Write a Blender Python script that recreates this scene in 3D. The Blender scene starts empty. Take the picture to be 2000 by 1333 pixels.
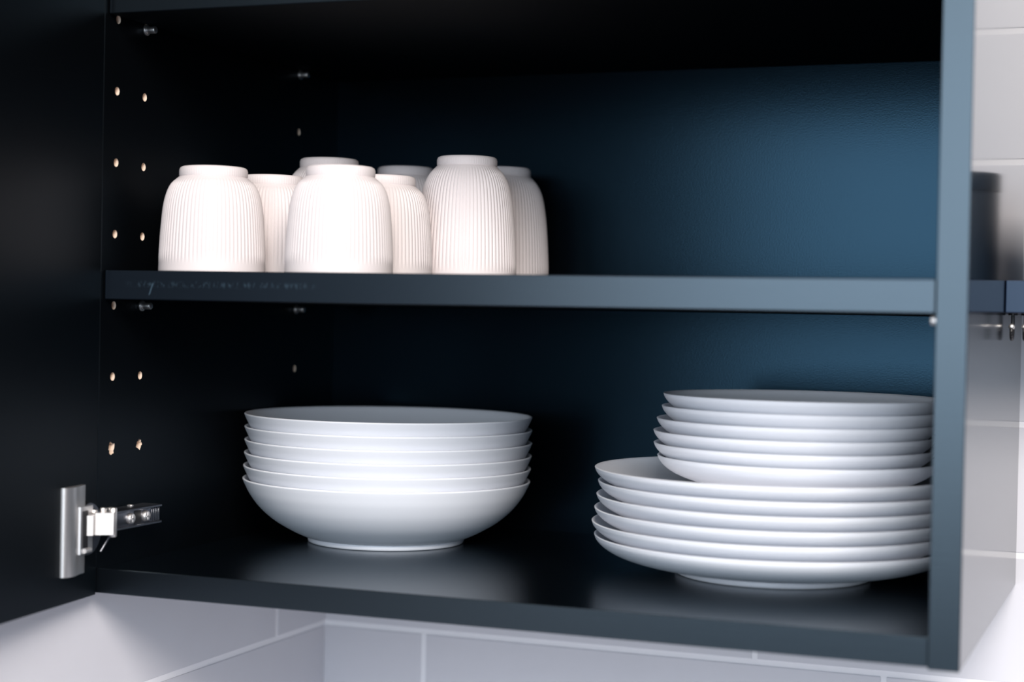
import bpy, bmesh, math, random
from mathutils import Vector, Matrix

random.seed(4)
S = bpy.context.scene
COL = S.collection
Z0 = 1400.0                      # the cabinet hangs 1.4 m above the floor; lengths below are in millimetres


def V(x, y, z):
    return Vector((x / 1000, y / 1000, (z + Z0) / 1000))


# ------------------------------------------------------------------ camera
cam_d = bpy.data.cameras.new('camera')
cam = bpy.data.objects.new('camera', cam_d)
COL.objects.link(cam)
S.camera = cam
cam_d.sensor_width = 36.0
cam_d.lens = 3362.5 / 2000 * 36.0
cam_d.clip_start = 0.01
yaw, pitch, roll = 0.3680, -0.0140, 0.0200
fwd = Vector((-math.sin(yaw) * math.cos(pitch), math.cos(yaw) * math.cos(pitch), math.sin(pitch)))
rgt = Vector((math.cos(yaw), math.sin(yaw), 0))
upv = rgt.cross(fwd)
r2 = rgt * math.cos(roll) + upv * math.sin(roll)
u2 = -rgt * math.sin(roll) + upv * math.cos(roll)
mw = Matrix((r2, u2, -fwd)).transposed().to_4x4()
mw.translation = V(710.53, -1005.73, 196.40)
cam.matrix_world = mw
cam_d.dof.use_dof = True
cam_d.dof.focus_distance = 1.27
cam_d.dof.aperture_fstop = 3.9

# ------------------------------------------------------------------ world, window light, exposure
S.view_settings.view_transform = 'Standard'
S.view_settings.look = 'None'
S.view_settings.gamma = 1.0
S.view_settings.use_curve_mapping = False
S.view_settings.exposure = 0.0
w = bpy.data.worlds.new('room_ambience')
S.world = w
w.use_nodes = True
w.node_tree.nodes['Background'].inputs[0].default_value = (0.50, 0.64, 1.0, 1)
w.node_tree.nodes['Background'].inputs[1].default_value = 0.11

ld = bpy.data.lights.new('kitchen_window_light', 'AREA')
ld.shape = 'RECTANGLE'
ld.size, ld.size_y = 1.9, 1.25
ld.energy = 52
ld.color = (0.80, 0.90, 1.0)
lo = bpy.data.objects.new('kitchen_window_light', ld)
COL.objects.link(lo)
lo.location = V(480, -2600, 500)
lo.rotation_euler = (V(300, 150, 150) - lo.location).to_track_quat('-Z', 'Y').to_euler()

cd = bpy.data.lights.new('ceiling_lamp_light', 'AREA')
cd.shape = 'RECTANGLE'
cd.size, cd.size_y = 1.1, 0.8
cd.energy = 74
cd.color = (1.0, 0.92, 0.85)
co_ = bpy.data.objects.new('ceiling_lamp_light', cd)
COL.objects.link(co_)
co_.location = V(1250, -1650, 1290)
co_.rotation_euler = (V(300, 100, 150) - co_.location).to_track_quat('-Z', 'Y').to_euler()


# ------------------------------------------------------------------ materials
def mat(name, base, rough=0.5, metal=0.0, tint=None, spec=0.5, bump=None, var=None, coat=0.0):
    m = bpy.data.materials.new(name)
    m.use_nodes = True
    nt = m.node_tree
    b = nt.nodes['Principled BSDF']
    b.inputs['Base Color'].default_value = (*base, 1)
    b.inputs['Roughness'].default_value = rough
    b.inputs['Metallic'].default_value = metal
    b.inputs['Specular IOR Level'].default_value = spec
    b.inputs['Coat Weight'].default_value = coat
    if tint:
        b.inputs['Specular Tint'].default_value = (*tint, 1)
    tc = nt.nodes.new('ShaderNodeTexCoord')
    if bump:                                     # (scale xyz, detail, strength, distance)
        mp = nt.nodes.new('ShaderNodeMapping')
        mp.inputs['Scale'].default_value = bump[0]
        nt.links.new(tc.outputs['Object'], mp.inputs['Vector'])
        n = nt.nodes.new('ShaderNodeTexNoise')
        n.inputs['Scale'].default_value = 1.0
        n.inputs['Detail'].default_value = bump[1]
        nt.links.new(mp.outputs[0], n.inputs['Vector'])
        bp = nt.nodes.new('ShaderNodeBump')
        bp.inputs['Strength'].default_value = bump[2]
        bp.inputs['Distance'].default_value = bump[3]
        nt.links.new(n.outputs['Fac'], bp.inputs['Height'])
        nt.links.new(bp.outputs[0], b.inputs['Normal'])
    if var:                                      # (scale xyz, second colour)
        mp = nt.nodes.new('ShaderNodeMapping')
        mp.inputs['Scale'].default_value = var[0]
        nt.links.new(tc.outputs['Object'], mp.inputs['Vector'])
        n = nt.nodes.new('ShaderNodeTexNoise')
        n.inputs['Scale'].default_value = 1.0
        n.inputs['Detail'].default_value = 4
        nt.links.new(mp.outputs[0], n.inputs['Vector'])
        mx = nt.nodes.new('ShaderNodeMix')
        mx.data_type = 'RGBA'
        mx.inputs['A'].default_value = (*base, 1)
        mx.inputs['B'].default_value = (*var[1], 1)
        nt.links.new(n.outputs['Fac'], mx.inputs['Factor'])
        nt.links.new(mx.outputs['Result'], b.inputs['Base Color'])
    return m


TINT = (0.28, 0.65, 1.0)
M = {}
M['laminate'] = mat('black_laminate', (0.0010, 0.0013, 0.0018), 0.22, tint=TINT, spec=0.34,
                    bump=((900, 900, 900), 2, 0.12, 0.0004))
M['laminate_edge'] = mat('brushed_black_edge', (0.0012, 0.0016, 0.0024), 0.31, tint=(0.64, 0.84, 1.0), spec=0.80,
                         bump=((25, 900, 900), 3, 0.10, 0.0004))
M['laminate_dull'] = mat('dull_black_laminate', (0.0012, 0.0014, 0.0018), 0.42, tint=TINT, spec=0.16,
                         bump=((900, 900, 900), 2, 0.1, 0.0004))
M['laminate_floor'] = mat('satin_black_laminate', (0.0012, 0.0016, 0.0022), 0.24, tint=TINT, spec=0.9,
                          bump=((900, 900, 900), 2, 0.12, 0.0004))
M['laminate_matt'] = mat('matt_black_underside', (0.0012, 0.0014, 0.0018), 0.75, tint=TINT, spec=0.1)
M['laminate_gloss'] = mat('smooth_black_side', (0.004, 0.006, 0.010), 0.12, tint=(0.6, 0.8, 1.0), spec=0.14,
                          bump=((500, 500, 4), 2, 0.03, 0.0003))
M['chipboard'] = mat('raw_chipboard', (0.86, 0.74, 0.63), 0.9, var=((900, 900, 900), (0.66, 0.50, 0.38)))
M['plate'] = mat('matt_white_glaze', (0.80, 0.82, 0.875), 0.42, spec=0.4)
M['cup'] = mat('matt_bisque_porcelain', (0.70, 0.645, 0.65), 0.62, spec=0.3)
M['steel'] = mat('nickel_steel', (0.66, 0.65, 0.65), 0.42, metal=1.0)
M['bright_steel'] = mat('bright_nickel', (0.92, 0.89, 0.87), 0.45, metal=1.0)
M['dark_steel'] = mat('shaded_steel', (0.20, 0.21, 0.24), 0.35, metal=1.0)  # darker copy of the nickel steel, shade put into its colour
M['black_plastic_and_shade'] = mat('black_plastic_and_shade', (0.01, 0.01, 0.012), 0.45)
M['tile'] = mat('pale_grey_tile', (0.63, 0.63, 0.68), 0.33, spec=0.45, bump=((8, 8, 8), 2, 0.05, 0.002),
                var=((14, 14, 14), (0.68, 0.68, 0.73)))
M['grout'] = mat('white_grout', (0.88, 0.88, 0.92), 0.85, bump=((600, 600, 600), 2, 0.1, 0.0004))
M['bounce_counter'] = mat('white_bounce_counter', (0.78, 0.78, 0.80), 0.5)  # for the added counter that bounces light upwards
M['wall_shelf'] = mat('dark_blue_shelf', (0.012, 0.022, 0.05), 0.4, tint=(0.6, 0.8, 1.0))
M['canister'] = mat('dark_slate_canister', (0.015, 0.03, 0.05), 0.35)


# ------------------------------------------------------------------ helpers
def link(name, me, parent=None, loc=None):
    o = bpy.data.objects.new(name, me)
    COL.objects.link(o)
    if parent:
        o.parent = parent
    if loc is not None:
        o.location = loc
    return o


def thing(name, label, cat, loc, group=None):
    o = link(name, None, None, loc)
    o.empty_display_size = 0.02
    tag(o, label, cat, group)
    return o


def tag(o, label, cat, group=None):
    o['label'] = label
    o['category'] = cat
    if group:
        o['group'] = group


def finish(bm, name, mats, smooth=True, angle=40):
    bmesh.ops.recalc_face_normals(bm, faces=bm.faces)
    me = bpy.data.meshes.new(name)
    bm.to_mesh(me)
    bm.free()
    for m in (mats if isinstance(mats, (list, tuple)) else [mats]):
        me.materials.append(m)
    if smooth:
        for p in me.polygons:
            p.use_smooth = True
        me.set_sharp_from_angle(angle=math.radians(angle))
    return me


def add_box(bm, x0, x1, y0, y1, z0, z1, bevel=0.0, seg=2):
    """box in millimetres relative to the object's origin"""
    r = bmesh.ops.create_cube(bm, size=1)
    vs = r['verts']
    for v in vs:
        v.co = Vector(((x0 + x1) / 2 + v.co.x * (x1 - x0), (y0 + y1) / 2 + v.co.y * (y1 - y0),
                       (z0 + z1) / 2 + v.co.z * (z1 - z0))) / 1000
    if bevel:
        es = {e for v in vs for e in v.link_edges}
        bmesh.ops.bevel(bm, geom=list(es), offset=bevel / 1000, segments=seg, affect='EDGES', profile=0.5)


def box_mesh(name, x0, x1, y0, y1, z0, z1, m, bevel=0.6, seg=2):
    bm = bmesh.new()
    add_box(bm, x0, x1, y0, y1, z0, z1, bevel, seg)
    return finish(bm, name, m, smooth=False)


def add_cyl(bm, p0, p1, r0, r1=None, seg=24, bevel=0.0):
    """cylinder between two points, millimetres, local"""
    r1 = r0 if r1 is None else r1
    a, b = Vector(p0) / 1000, Vector(p1) / 1000
    d = b - a
    q = Vector((0, 0, 1)).rotation_difference(d.normalized()).to_matrix().to_4x4()
    q.translation = (a + b) / 2
    r = bmesh.ops.create_cone(bm, cap_ends=True, segments=seg, radius1=r0 / 1000, radius2=r1 / 1000,
                              depth=d.length, matrix=q)
    if bevel:
        es = {e for v in r['verts'] for e in v.link_edges if len(e.link_faces) == 2 and
              any(len(f.verts) > 4 for f in e.link_faces)}
        bmesh.ops.bevel(bm, geom=list(es), offset=bevel / 1000, segments=2, affect='EDGES', profile=0.5)


def add_prism(bm, pts, axis_fn, z0, z1, bevel=0.0):
    """outline pts (a, b) extruded over z0..z1; axis_fn maps (a, b, z) to local mm"""
    lo_ = [bm.verts.new(Vector(axis_fn(a, b, z0)) / 1000) for a, b in pts]
    hi = [bm.verts.new(Vector(axis_fn(a, b, z1)) / 1000) for a, b in pts]
    n = len(pts)
    bm.faces.new(lo_)
    bm.faces.new(hi)
    for i in range(n):
        bm.faces.new((lo_[i], lo_[(i + 1) % n], hi[(i + 1) % n], hi[i]))


def spline(pts, k=5):
    """Catmull-Rom through the points"""
    out = []
    P = [pts[0]] + list(pts) + [pts[-1]]
    for i in range(1, len(P) - 2):
        p0, p1, p2, p3 = [Vector(p) for p in P[i - 1:i + 3]]
        for j in range(k):
            t = j / k
            out.append(0.5 * ((2 * p1) + (p2 - p0) * t + (2 * p0 - 5 * p1 + 4 * p2 - p3) * t * t +
                              (3 * p1 - p0 - 3 * p2 + p3) * t ** 3))
    out.append(Vector(pts[-1]))
    return [(p[0], p[1]) for p in out]


def add_lathe(bm, prof, seg=96, closed=False, rib=None):
    """revolve (r, z) in mm; rib(r, z, angle) gives an extra radius"""
    rows = []
    for r, z in prof:
        if r < 1e-6:
            rows.append([bm.verts.new((0, 0, z / 1000))])
            continue
        row = []
        for i in range(seg):
            a = 2 * math.pi * i / seg
            rr = r + (rib(r, z, a) if rib else 0)
            row.append(bm.verts.new((rr * math.cos(a) / 1000, rr * math.sin(a) / 1000, z / 1000)))
        rows.append(row)
    pairs = list(zip(rows[:-1], rows[1:]))
    if closed:
        pairs.append((rows[-1], rows[0]))
    for A, B in pairs:
        for i in range(seg):
            j = (i + 1) % seg
            if len(A) == 1 and len(B) == 1:
                continue
            if len(A) == 1:
                bm.faces.new((A[0], B[i], B[j]))
            elif len(B) == 1:
                bm.faces.new((A[i], A[j], B[0]))
            else:
                bm.faces.new((A[i], A[j], B[j], B[i]))


def copy_tree(o):
    c = o.copy()
    COL.objects.link(c)
    for ch in list(o.children):
        d = ch.copy()
        COL.objects.link(d)
        d.parent = c
        for g in list(ch.children):
            e = g.copy()
            COL.objects.link(e)
            e.parent = d
    return c


# ------------------------------------------------------------------ tiled walls
TF_Y, TF_X = 368.2, 7.3                # faces of the tiles on the back and the left wall
G, TH, TL, ZG = 4.6, 100.83, 397.5, -80.17
PROUD = 0.6


def wall(name, x0, x1, y0, y1, z0, z1):
    o = link(name, box_mesh(name, x0, x1, y0, y1, z0, z1, M['grout'], 0), None, V(0, 0, 0))
    o['kind'] = 'structure'
    return o


wall_back = wall('wall_back', -60, 1500, TF_Y + PROUD, TF_Y + 70, -500, 900)
wall_left = wall('wall_left', -60, -1.5, -1400, TF_Y + PROUD, -500, 900)
wall_left_low = link('tile_bed', box_mesh('tile_bed', -1.5, TF_X - PROUD, -1400, TF_Y + PROUD, -500, -3, M['grout'], 0),
                     wall_left)
tile_cache = {}


def tile(parent, axis, a0, a1, z0, z1):
    """one tile; axis 'x' lies on the back wall, 'y' on the left wall"""
    key = (axis, round(a1 - a0, 1), round(z1 - z0, 1))
    if key not in tile_cache:
        L, H = a1 - a0, z1 - z0
        bm = bmesh.new()
        if axis == 'x':
            add_box(bm, 0, L, 0, 4.0, 0, H, 0.35, 1)
        else:
            add_box(bm, -4.0, 0, 0, L, 0, H, 0.35, 1)
        tile_cache[key] = finish(bm, 'tile', M['tile'], smooth=False)
    jig = random.uniform(-0.15, 0.15)
    loc = (a0, TF_Y + jig, z0) if axis == 'x' else (TF_X + jig, a0, z0)
    return link('tile', tile_cache[key], parent, Vector(loc) / 1000)


for k in range(-4, 8):
    z0, z1 = ZG + k * TH + G / 2, ZG + (k + 1) * TH - G / 2
    start = (397.4 if k % 2 == 0 else 103.7)
    joints = [TF_X - G / 2] + [start + TL * j for j in range(-2, 4) if start + TL * j > TF_X + 10]
    for a, b in zip(joints[:-1], joints[1:]):
        if k > 0 and b < 606:                 # behind the cabinet: bare wall
            continue
        tile(wall_back, 'x', a + G / 2, b - G / 2, z0, z1)
    if k <= 0:
        st = 279.0 if k % 2 == 0 else 60.0
        js = [TF_Y] + [st - TL * j for j in range(0, 5)]
        for a, b in zip(js[1:], js[:-1]):
            if b < -1300:
                continue
            tile(wall_left, 'y', a + G / 2, b - (G / 2 if b < TF_Y - 1 else 0.4), z0, min(z1, -3))

# ------------------------------------------------------------------ cabinet
CH, CD, T = 600.0, 366.0, 18.0
cabinet = thing('wall_cabinet', 'black open wall cabinet with drilled sides and a door swung open at left',
                'cabinet', V(300, 0, 0))
CO = Vector((300, 0, 0))
HOLE_Z = [99.3 + 49.8 * k for k in range(10)]
HOLE_Y = [16.0, 50.2, 282.0]


def side_panel(x0, x1, z0, holes_x, outward):
    """side panel with real drilled holes; holes_x is the x of the drilled face"""
    bm = bmesh.new()
    add_box(bm, x0, x1, 0, CD, z0, CH, 0.5, 2)
    me = finish(bm, 'side_panel', [M['laminate_dull'], M['laminate_edge'], M['chipboard'], M['laminate_gloss']], smooth=False)
    o = link('side_panel', me, cabinet, -CO / 1000)
    cb = bmesh.new()
    for k, z in enumerate(HOLE_Z):
        for j, y in enumerate(HOLE_Y):
            if k == 0 and j == 0:
                r = 4.2
            elif k == 0 and j == 1:
                r = 3.7
            else:
                r = 2.9
            n = 20
            a, b = holes_x - 6 * outward, holes_x + 1 * outward
            ring = []
            for i in range(n):
                t = 2 * math.pi * i / n
                q = r * (1 + (random.uniform(-0.25, 0.2) if k == 0 and j < 2 else 0))
                ring.append((y + q * math.cos(t) * 0.92, z + q * math.sin(t)))
            add_prism(cb, ring, lambda u, v_, w_: (w_, u, v_), min(a, b), max(a, b))
    bmesh.ops.recalc_face_normals(cb, faces=cb.faces)
    cme = bpy.data.meshes.new('drill')
    cb.to_mesh(cme)
    cb.free()
    co = link('drill', cme, cabinet, -CO / 1000)
    md = o.modifiers.new('drill', 'BOOLEAN')
    md.operation = 'DIFFERENCE'
    md.object = co
    md.solver = 'EXACT'
    bpy.context.view_layer.update()
    dg = bpy.context.evaluated_depsgraph_get()
    new = bpy.data.meshes.new_from_object(o.evaluated_get(dg), depsgraph=dg)
    o.modifiers.clear()
    o.data = new
    new.name = 'side_panel'
    bpy.data.objects.remove(co)
    bpy.data.meshes.remove(cme)
    while len(new.materials) < 4:
        new.materials.append(None)
    for i, m in enumerate([M['laminate_dull'], M['laminate_edge'], M['chipboard'], M['laminate_gloss']]):
        new.materials[i] = m
    for p in new.polygons:
        c = p.center * 1000
        inside = x0 + 0.6 < c.x < x1 - 0.6 and 2 < c.y < CD - 2 and z0 + 2 < c.z < CH - 2
        if inside:
            p.material_index = 2
            p.use_smooth = False
        elif c.y < 0.6:
            p.material_index = 1
        elif abs(c.x - (x0 if outward > 0 else x1)) < 0.2:
            p.material_index = 3
        else:
            p.material_index = 0
    return o


side_panel(0, T, 0, T, 1)
side_panel(600 - T, 600, -1.4, 600 - T, -1)


def cab_part(name, x0, x1, y0, y1, z0, z1, mats, bevel=0.5):
    me = box_mesh(name, x0, x1, y0, y1, z0, z1, mats, bevel)
    if len(mats) > 1:
        for p in me.polygons:
            p.material_index = 1 if p.center.y * 1000 < y0 + 0.3 else 0
    return link(name, me, cabinet, -CO / 1000)


LE = [M['laminate'], M['laminate_edge']]
cab_part('bottom_panel', T, 600 - T, 0, CD, 0, 17.3, [M['laminate_floor'], M['laminate_edge']])
cab_part('top_panel', T, 600 - T, 0, CD, CH - 17.3, CH, LE)
cab_part('back_panel', T, 600 - T, 353.2, 358, 17.3, CH - 17.3, [M['laminate']], 0)

# door, swung out to the left
DA = math.atan2(0.12, 0.993)
DORG = (19.0, -1.5)


def door_pt(s, n, z):
    return (DORG[0] + s * math.sin(DA) + n * math.cos(DA), DORG[1] - s * math.cos(DA) + n * math.sin(DA), z)


bm = bmesh.new()
add_prism(bm, [(0, -17.5), (0, 0), (596, 0), (596, -17.5)], door_pt, -1.2, CH - 1)
bmesh.ops.bevel(bm, geom=list(bm.edges), offset=0.0006, segments=2, affect='EDGES', profile=0.5)
link('door', finish(bm, 'door', M['laminate_dull'], smooth=False), cabinet, -CO / 1000)

# hinge: arm on the side panel, cup and cover on the door
bm = bmesh.new()
add_box(bm, 18, 31.5, -3, 57, 44, 57, 0.5)                     # arm channel
add_box(bm, 31.5, 34, -3, 57, 55.3, 57, 0.3, 1)                # channel lips
add_box(bm, 31.5, 34, -3, 57, 43.6, 45.3, 0.3, 1)
for i in range(5):
    add_box(bm, 31, 32.6, 46 + 2.2 * i, 47.2 + 2.2 * i, 45.4, 55.2, 0.2, 1)
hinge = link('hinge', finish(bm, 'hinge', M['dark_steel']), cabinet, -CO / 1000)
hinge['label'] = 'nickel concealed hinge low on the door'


def hpart(name, bm, m, label=None, angle=40):
    o = link(name, finish(bm, name, m, angle=angle), hinge)
    if label:
        o['label'] = label
    return o


bm = bmesh.new()
prof = [(50, 0), (50, 1.4), (49.4, 2.8), (47.6, 4.2), (45, 5.2), (42, 5.7), (39, 5.6), (36, 4.8), (30, 3.9),
        (24, 3.6), (22.6, 3.2), (22, 2.2), (22, 0)]
add_prism(bm, prof, door_pt, 17.5, 77)
hpart('hinge_cover', bm, M['steel'], 'brushed nickel cover plate on the door', 50)
bm = bmesh.new()
add_cyl(bm, door_pt(17, 0, 46.5), door_pt(17, 3.6, 46.5), 18.5, 17.5, 40)
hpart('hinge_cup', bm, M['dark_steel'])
bm = bmesh.new()
add_prism(bm, [(17, 3.4), (17, 6), (34, 6), (35, 3.4)], door_pt, 31, 63)
hpart('cup_plate', bm, M['steel'])
bm = bmesh.new()
add_prism(bm, [(24.5, 5.9), (24.5, 6.6), (31, 6.6), (31, 5.9)], door_pt, 35, 60)
hpart('cup_slot_shade', bm, M['black_plastic_and_shade'])  # thin dark piece on the plate, standing in for the recess's shade
bm = bmesh.new()
add_cyl(bm, door_pt(29, 6.4, 33), door_pt(21, 6.4, 33), 1.6, seg=16)
hpart('pivot_pin', bm, M['bright_steel'])


def plan_prism(bm, pts, z0, z1):
    add_prism(bm, pts, lambda a, b, z: (a, b, z), z0, z1)


bm = bmesh.new()
plan_prism(bm, [(28.0, -27.2), (31.9, -24.3), (29, -17), (24, -20)], 43.0, 56.6)
plan_prism(bm, [(29.8, -18.8), (39.6, -11.7), (36, -4.4), (28, -4), (28.5, -13)], 42.6, 57.6)
hpart('hinge_link', bm, M['bright_steel'], 'bright nickel linkage', 30)
bm = bmesh.new()
add_cyl(bm, (34.4, -4.4, 40.0), (34.4, -4.4, 60.2), 2.5, seg=16, bevel=0.8)
hpart('pivot_pin', bm, M['bright_steel'])
bm = bmesh.new()
add_cyl(bm, (30, -10, 57.2), (30, -10, 60.5), 2.2, seg=16, bevel=0.8)
add_cyl(bm, (27, -16, 57.2), (27, -16, 59.5), 2.0, seg=16, bevel=0.8)
hpart('rivet', bm, M['bright_steel'])
for y in (19.5, 38.5):
    bm = bmesh.new()
    add_cyl(bm, (31.4, y, 50.2), (34.4, y, 50.2), 4.1, 3.5, 24, 0.5)
    add_box(bm, 34.2, 34.7, y - 2.4, y + 2.4, 49.8, 50.6)
    add_box(bm, 34.2, 34.7, y - 0.4, y + 0.4, 47.8, 52.6)
    hpart('screw', bm, M['bright_steel'])
bm = bmesh.new()
add_box(bm, 31.4, 31.9, 25, 33.5, 45.8, 54.8)
hpart('arm_slot_shade', bm, M['black_plastic_and_shade'])  # dark sheet on the arm in place of the shade inside a slot
bm = bmesh.new()
add_box(bm, 22, 26, 4, 10, 56.8, 58.6, 0.5, 1)
hpart('adjuster_tab', bm, M['bright_steel'])
bm = bmesh.new()
add_box(bm, 22, 26, 30, 33, 56.8, 58.4, 0.5, 1)
hpart('adjuster_tab', bm, M['bright_steel'])
bm = bmesh.new()
add_cyl(bm, (30, -2, 40), (27.5, -9, 30), 0.9, seg=10)
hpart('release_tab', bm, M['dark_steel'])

# shelf pins in the side panels (parts of the cabinet)


def pin_mesh(sgn):
    bm = bmesh.new()
    add_cyl(bm, (0, 0, 0), (1.6 * sgn, 0, 0), 3.9, seg=20, bevel=0.4)
    add_cyl(bm, (1.0 * sgn, 0, 0), (8.5 * sgn, 0, 0), 2.6, seg=20, bevel=0.7)
    add_cyl(bm, (-8 * sgn, 0, 0), (0.5 * sgn, 0, 0), 2.4, seg=16)
    return finish(bm, 'shelf_pin', M['steel'])


SH = [(203.06, 223.1), (400.2, 420.2)]
pl, pr = pin_mesh(1), pin_mesh(-1)
for z0, _ in SH:
    zz = z0 - 4.0
    for y in (50.2, 282.0):
        link('shelf_pin', pl, cabinet, (Vector((T, y, zz)) - CO) / 1000)
        link('shelf_pin', pr, cabinet, (Vector((600 - T + (5.2 if y < 100 else 0), 5.5 if y < 100 else y, zz)) - CO) / 1000)

# ------------------------------------------------------------------ loose shelves
# faint rubbed lettering and a scratch on the front edge of the middle shelf
worn = M['laminate_edge'].copy()
worn.name = 'rubbed_black_edge'
nt = worn.node_tree
b = nt.nodes['Principled BSDF']
tc = nt.nodes.new('ShaderNodeTexCoord')
sx = nt.nodes.new('ShaderNodeSeparateXYZ')
nt.links.new(tc.outputs['Object'], sx.inputs[0])


def math_node(op, a, b_=None, clamp=False):
    n = nt.nodes.new('ShaderNodeMath')
    n.operation = op
    n.use_clamp = clamp
    for i, q in enumerate((a, b_)):
        if q is None:
            continue
        if isinstance(q, (int, float)):
            n.inputs[i].default_value = q
        else:
            nt.links.new(q, n.inputs[i])
    return n.outputs[0]


def band(sock, lo_, hi, soft):
    a = math_node('MULTIPLY', math_node('SUBTRACT', sock, lo_), 1 / soft, True)
    c = math_node('MULTIPLY', math_node('SUBTRACT', hi, sock), 1 / soft, True)
    return math_node('MULTIPLY', a, c)


mp = nt.nodes.new('ShaderNodeMapping')
mp.inputs['Scale'].default_value = (420, 1, 220)
nt.links.new(tc.outputs['Object'], mp.inputs['Vector'])
nz = nt.nodes.new('ShaderNodeTexNoise')
nz.inputs['Scale'].default_value = 1
nz.inputs['Detail'].default_value = 3
nt.links.new(mp.outputs[0], nz.inputs['Vector'])
blot = math_node('MULTIPLY', math_node('SUBTRACT', nz.outputs['Fac'], 0.47), 6.0, True)
zone = math_node('MULTIPLY', band(sx.outputs[0], -0.265, -0.115, 0.012), band(sx.outputs[2], 0.0080, 0.0135, 0.0025))
mask = math_node('MULTIPLY', math_node('MULTIPLY', blot, zone), 0.45)
slant = math_node('ADD', sx.outputs[0], math_node('MULTIPLY', sx.outputs[2], -0.35))
scr = math_node('MULTIPLY', band(slant, -0.2475, -0.2460, 0.0004), band(sx.outputs[2], 0.003, 0.012, 0.001))
mask = math_node('MAXIMUM', mask, scr)
mx = nt.nodes.new('ShaderNodeMix')
mx.data_type = 'RGBA'
mx.inputs['A'].default_value = (0.004, 0.006, 0.010, 1)
mx.inputs['B'].default_value = (0.035, 0.06, 0.085, 1)
nt.links.new(mask, mx.inputs['Factor'])
nt.links.new(mx.outputs['Result'], b.inputs['Base Color'])


def shelf(z0, z1, edge, label):
    me = box_mesh('cabinet_shelf', -281.4, 281.4, 0, 345, 0, z1 - z0, [M['laminate_matt'], edge], 0.7)
    for p in me.polygons:
        p.material_index = 1 if p.center.y * 1000 < 0.35 else 0
    o = link('cabinet_shelf', me, None, V(300, 4.1, z0))
    tag(o, label, 'shelf', 'loose shelves in the cabinet')
    return o


shelf(*SH[0], worn, 'black cabinet shelf with rubbed front edge carrying the ribbed cups')
shelf(*SH[1], M['laminate_edge'], 'empty black cabinet shelf above the cups at the top edge of the photo')

# ------------------------------------------------------------------ unseen counter below, added to bounce light onto the tiles
o = link('bounce_counter', box_mesh('bounce_counter', 0, 1480, -250, 366, -40, 0, M['bounce_counter'], 2), None, V(9, 0, -470))
tag(o, 'unseen white counter added below the cabinet to bounce light onto the tiles', 'bounce_counter')

# ------------------------------------------------------------------ cups, upside down on the middle shelf
NR = 78


def cup_proto(name, H, foot_r, outer, label, group):
    """outer: (radius, depth below the foot's top) from shoulder to lip"""
    root = thing(name, label, 'cup', V(0, 0, 0), group)
    prof_o = spline(outer, 6)
    zs = [(r, H - d) for r, d in prof_o]
    lip = [(zs[-1][0], 0.6), (zs[-1][0] - 0.7, 0.0), (zs[-1][0] - 2.0, 0.0), (zs[-1][0] - 2.7, 0.8)]
    inner = spline([(outer[-1][0] - 3.0, 6), (outer[-2][0] - 3.2, H * 0.35), (outer[3][0] - 3.2, H - outer[3][1] - 2),
                    (outer[2][0] - 4, H - outer[2][1] - 3.5), (outer[0][0] - 4, H - 11), (0, H - 10.5)], 4)
    z_top = H - outer[2][1]

    def rib(r, z, a):
        if r < outer[0][0] - 1 or z < 0.7:
            return 0
        k = min(max((z - 6.5) / 5.0, 0), 1) * min(max((H - outer[1][1] + 1.0 - z) / 5.0, 0), 1)
        return 0.60 * k * (abs(math.cos(NR / 2 * a)) - 0.6)

    bm = bmesh.new()
    top = [(0, H - 7.4), (outer[0][0] - 1.5, H - 7.4)]
    add_lathe(bm, top + zs[:-1] + lip, NR * 8, rib=rib)
    o = link('body', finish(bm, 'cup_body', M['cup'], angle=60), root)
    bm = bmesh.new()
    add_lathe(bm, inner, 96)
    link('inside_wall', finish(bm, 'cup_inside', M['cup']), root)
    f = foot_r
    bm = bmesh.new()
    fp = [(0, H - 2.0), (f - 5.5, H - 2.0), (f - 4.6, H - 0.5), (f - 3.2, H), (f - 1.8, H - 0.2), (f - 0.6, H - 1.0),
          (f, H - 2.6), (f, H - 6.2), (f - 0.5, H - 7.6), (f - 1.2, H - 8.2)]

    def rib2(r, z, a):
        return 0.12 * (abs(math.cos(NR / 2 * a)) - 0.6) if abs(r - f) < 0.1 else 0
    add_lathe(bm, fp, NR * 8, rib=rib2)
    link('foot_ring', finish(bm, 'cup_foot', M['cup'], angle=50), root)
    return root


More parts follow.
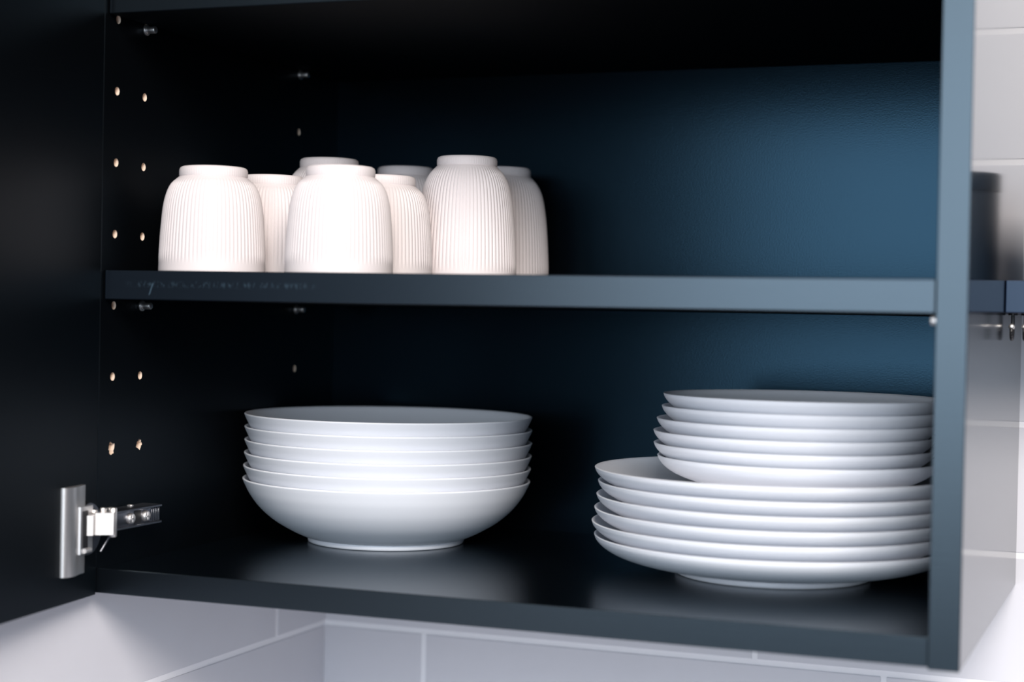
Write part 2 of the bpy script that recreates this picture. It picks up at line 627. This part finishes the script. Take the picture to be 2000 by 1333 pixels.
short_prof = [(24.2, 7.4), (26.3, 9.2), (29.4, 12.4), (32.4, 18.6), (34.6, 28), (35.8, 40), (36.7, 53), (37.3, 67), (37.5, 74.4)]
tall_prof = [(23.2, 7.4), (25.2, 9.4), (28.2, 13.0), (31.4, 18.8), (33.7, 26), (35.6, 37), (37.0, 50), (38.3, 68), (39.0, 84), (39.2, 94.4)]
ZS = SH[0][1]
short = cup_proto('ribbed_cup', 75, 24.0, short_prof,
                  'short white ribbed cup turned upside down, leftmost on the shelf',
                  'short ribbed cups on the middle shelf')
tall = cup_proto('tall_ribbed_cup', 95, 23.1, tall_prof,
                 'tall white ribbed cup upside down, foremost of the tall cups, right of the short ones',
                 'tall ribbed cups on the middle shelf')
for proto, spots in ((short, [
        (71.4, 57.6, None),
        (167.4, 66.2, 'short white ribbed cup upside down, brightest one at the middle of the front'),
        (76.5, 133.2, 'short ribbed cup upside down in the gap between the two front cups'),
        (162.4, 145.0, 'short ribbed cup upside down, tucked between bright front cup and foremost tall cup')]),
        (tall, [
            (200.6, 213.8, None),
            (83.4, 212.0, 'tall ribbed cup upside down behind the bright front cup, only its foot and shoulder showing'),
            (113.5, 291.0, 'tall ribbed cup at the rear, greyish foot peeping out left of foremost tall cup'),
            (192.5, 309.0, 'tall ribbed cup upside down, rightmost on the shelf, half hidden by tall cup in front')])):
    for i, (x, y, lb) in enumerate(spots):
        o = proto if i == 0 else copy_tree(proto)
        o.location = V(x, y, ZS + 0.05)
        o.rotation_euler = (0, 0, 0.37 * i)
        if lb:
            o['label'] = lb

# ------------------------------------------------------------------ bowls and plates


def dish_proto(name, cat, label, group, outer, rim, inner, foot, seg=128):
    root = thing(name, label, cat, V(0, 0, 0), group)
    bm = bmesh.new()
    add_lathe(bm, [(0, outer[0][1])] + spline(outer, 5) + rim + spline(inner, 5) + [(0, inner[-1][1])], seg)
    link('body', finish(bm, name + '_body', M['plate'], angle=60), root)
    r, h = foot
    bm = bmesh.new()
    add_lathe(bm, [(r - 4.6, h + 0.6), (r - 4.2, 0.8), (r - 3.4, 0), (r - 1.2, 0), (r - 0.3, 0.6), (r, 1.6),
                   (r - 0.3, h - 0.6), (r - 0.9, h + 0.6)], seg, closed=True)
    link('foot_ring', finish(bm, name + '_foot', M['plate'], angle=50), root)
    return root


ORD = ['topmost', 'second from top', 'third from top', 'fourth from top', 'fifth from top', 'bottom one']


def stack(proto, n, cx, cy, z, dz, offs, label_fn):
    for i in range(n):
        o = proto if i == 0 else copy_tree(proto)
        o.location = V(cx + offs[i][0], cy + offs[i][1], z + dz * i + 0.02 * i)
        o.rotation_euler = (0, 0, 0.4 * i)
        o['label'] = label_fn(ORD[n - 1 - i])


ZB = 17.35
bowl = dish_proto(
    'bowl', 'bowl', '', 'stacked bowls on the cabinet bottom',
    [(56, 3.9), (62, 4.2), (66, 5.4), (75.0, 9.6), (88.5, 17.6), (99.5, 27.2), (107.0, 37), (111.0, 44.5), (113.0, 49.0)],
    [(112.9, 49.6), (112.3, 49.9), (111.6, 49.6)],
    [(111.0, 48.4), (108.6, 43.0), (103.8, 36.0), (96.0, 28.2), (84.5, 19.6), (74, 13.6), (67, 10.9), (63.0, 10.0), (50, 10.0)], (61.5, 4.2))
stack(bowl, 6, 132.3, 227, ZB, 10.08, [(-.4, 0), (0, 0), (.6, 0), (.6, .3), (.6, 0), (.3, 0)],
      lambda s: 'white bowl, %s of the stack of six bowls on the cabinet bottom' % s)
plate = dish_proto(
    'dinner_plate', 'plate', '', 'stacked large plates on the cabinet bottom',
    [(62, 4.2), (69, 4.5), (76, 5.3), (87, 6.8), (98, 8.9), (108, 11.6), (116, 14.9), (122, 18.8), (125.6, 22.6), (126.8, 25.4)],
    [(127.0, 26.0), (126.5, 26.4), (125.6, 26.2)],
    [(125.0, 25.2), (122.2, 21.8), (117, 18.2), (109, 14.9), (98, 12.2), (85, 10.7), (78, 9.8), (73, 9.47), (40, 9.47)], (69, 4.4))
stack(plate, 6, 447.8, 200, ZB, 9.52, [(-.6, 0), (-2.6, 0), (-.8, 0), (.6, 0), (1.4, .5), (-1.0, 0)],
      lambda s: 'large white plate, %s of the six wide plates under the small plates' % s)
small = dish_proto(
    'side_plate', 'plate', '', 'stacked small plates on the large plates',
    [(50, 3.8), (56, 4.2), (62, 5.3), (72, 7.9), (81, 10.9), (88.5, 14.3), (94, 18.2), (97.6, 22.4), (98.8, 25.2)],
    [(99.0, 25.7), (98.5, 26.0), (97.7, 25.8)],
    [(97.0, 24.6), (94.6, 21.2), (90, 17.4), (83, 14.0), (75, 11.2), (67, 9.3), (61.5, 8.74), (40, 8.74)], (56, 4.2))
stack(small, 6, 461.0, 207, ZB + 6 * 9.54 + 0.05, 8.8,
      [(.6, 0), (-2.2, 0), (-2.6, 0), (-.3, 0), (3.0, .5), (4.2, 0)],
      lambda s: 'small white plate, %s of the six small plates stacked on the large ones' % s)

# ------------------------------------------------------------------ wall shelf to the right of the cabinet
o = link('wall_shelf', box_mesh('wall_shelf', 0, 700, 0, 144, 0, 22.5, M['wall_shelf'], 0.8), None, V(600.25, 223.5, 206))
tag(o, 'dark blue shelf on the tiled wall right of the cabinet', 'shelf')
bm = bmesh.new()
add_lathe(bm, [(0, 0), (29, 0), (30, 1), (30, 62), (29.5, 63.5), (0, 63.5)], 64)
root = thing('canister', 'dark canister on the wall shelf, seen mirrored in the cabinet side', 'canister', V(640, 265, 228.6))
link('body', finish(bm, 'canister_body', M['canister']), root)
bm = bmesh.new()
add_lathe(bm, [(0, 63.5), (30.6, 63.5), (31, 64.2), (31, 75), (30, 76.5), (0, 77)], 64)
link('lid', finish(bm, 'canister_lid', M['canister']), root)


def hook(x, y, label):
    r = thing('hook', label, 'hook', V(x, y, 205.95), 'hooks under the wall shelf')
    bm = bmesh.new()
    add_cyl(bm, (0, 0, -1.5), (0, 0, 0), 3.2, seg=20)
    add_cyl(bm, (0, 0, -13), (0, 0, -1), 1.3, seg=12)
    pts = [(0, -5 + 5 * math.cos(t), -13 - 5 * math.sin(t)) for t in [i * math.pi / 8 for i in range(0, 11)]]
    for a, b_ in zip(pts[:-1], pts[1:]):
        add_cyl(bm, a, b_, 1.3, seg=12)
    link('shank', finish(bm, 'hook_shank', M['black_plastic_and_shade']), r)
    bm = bmesh.new()
    bmesh.ops.create_uvsphere(bm, u_segments=16, v_segments=10, radius=0.0022,
                              matrix=Matrix.Translation(Vector((pts[-1][0], pts[-1][1], pts[-1][2])) / 1000))
    link('ball_tip', finish(bm, 'hook_tip', M['bright_steel']), r)
    return r


hook(604.2, 240, 'small black hook under the wall shelf, nearest to the cabinet')
hook(612.8, 240, 'small black hook under the wall shelf, second from the cabinet')
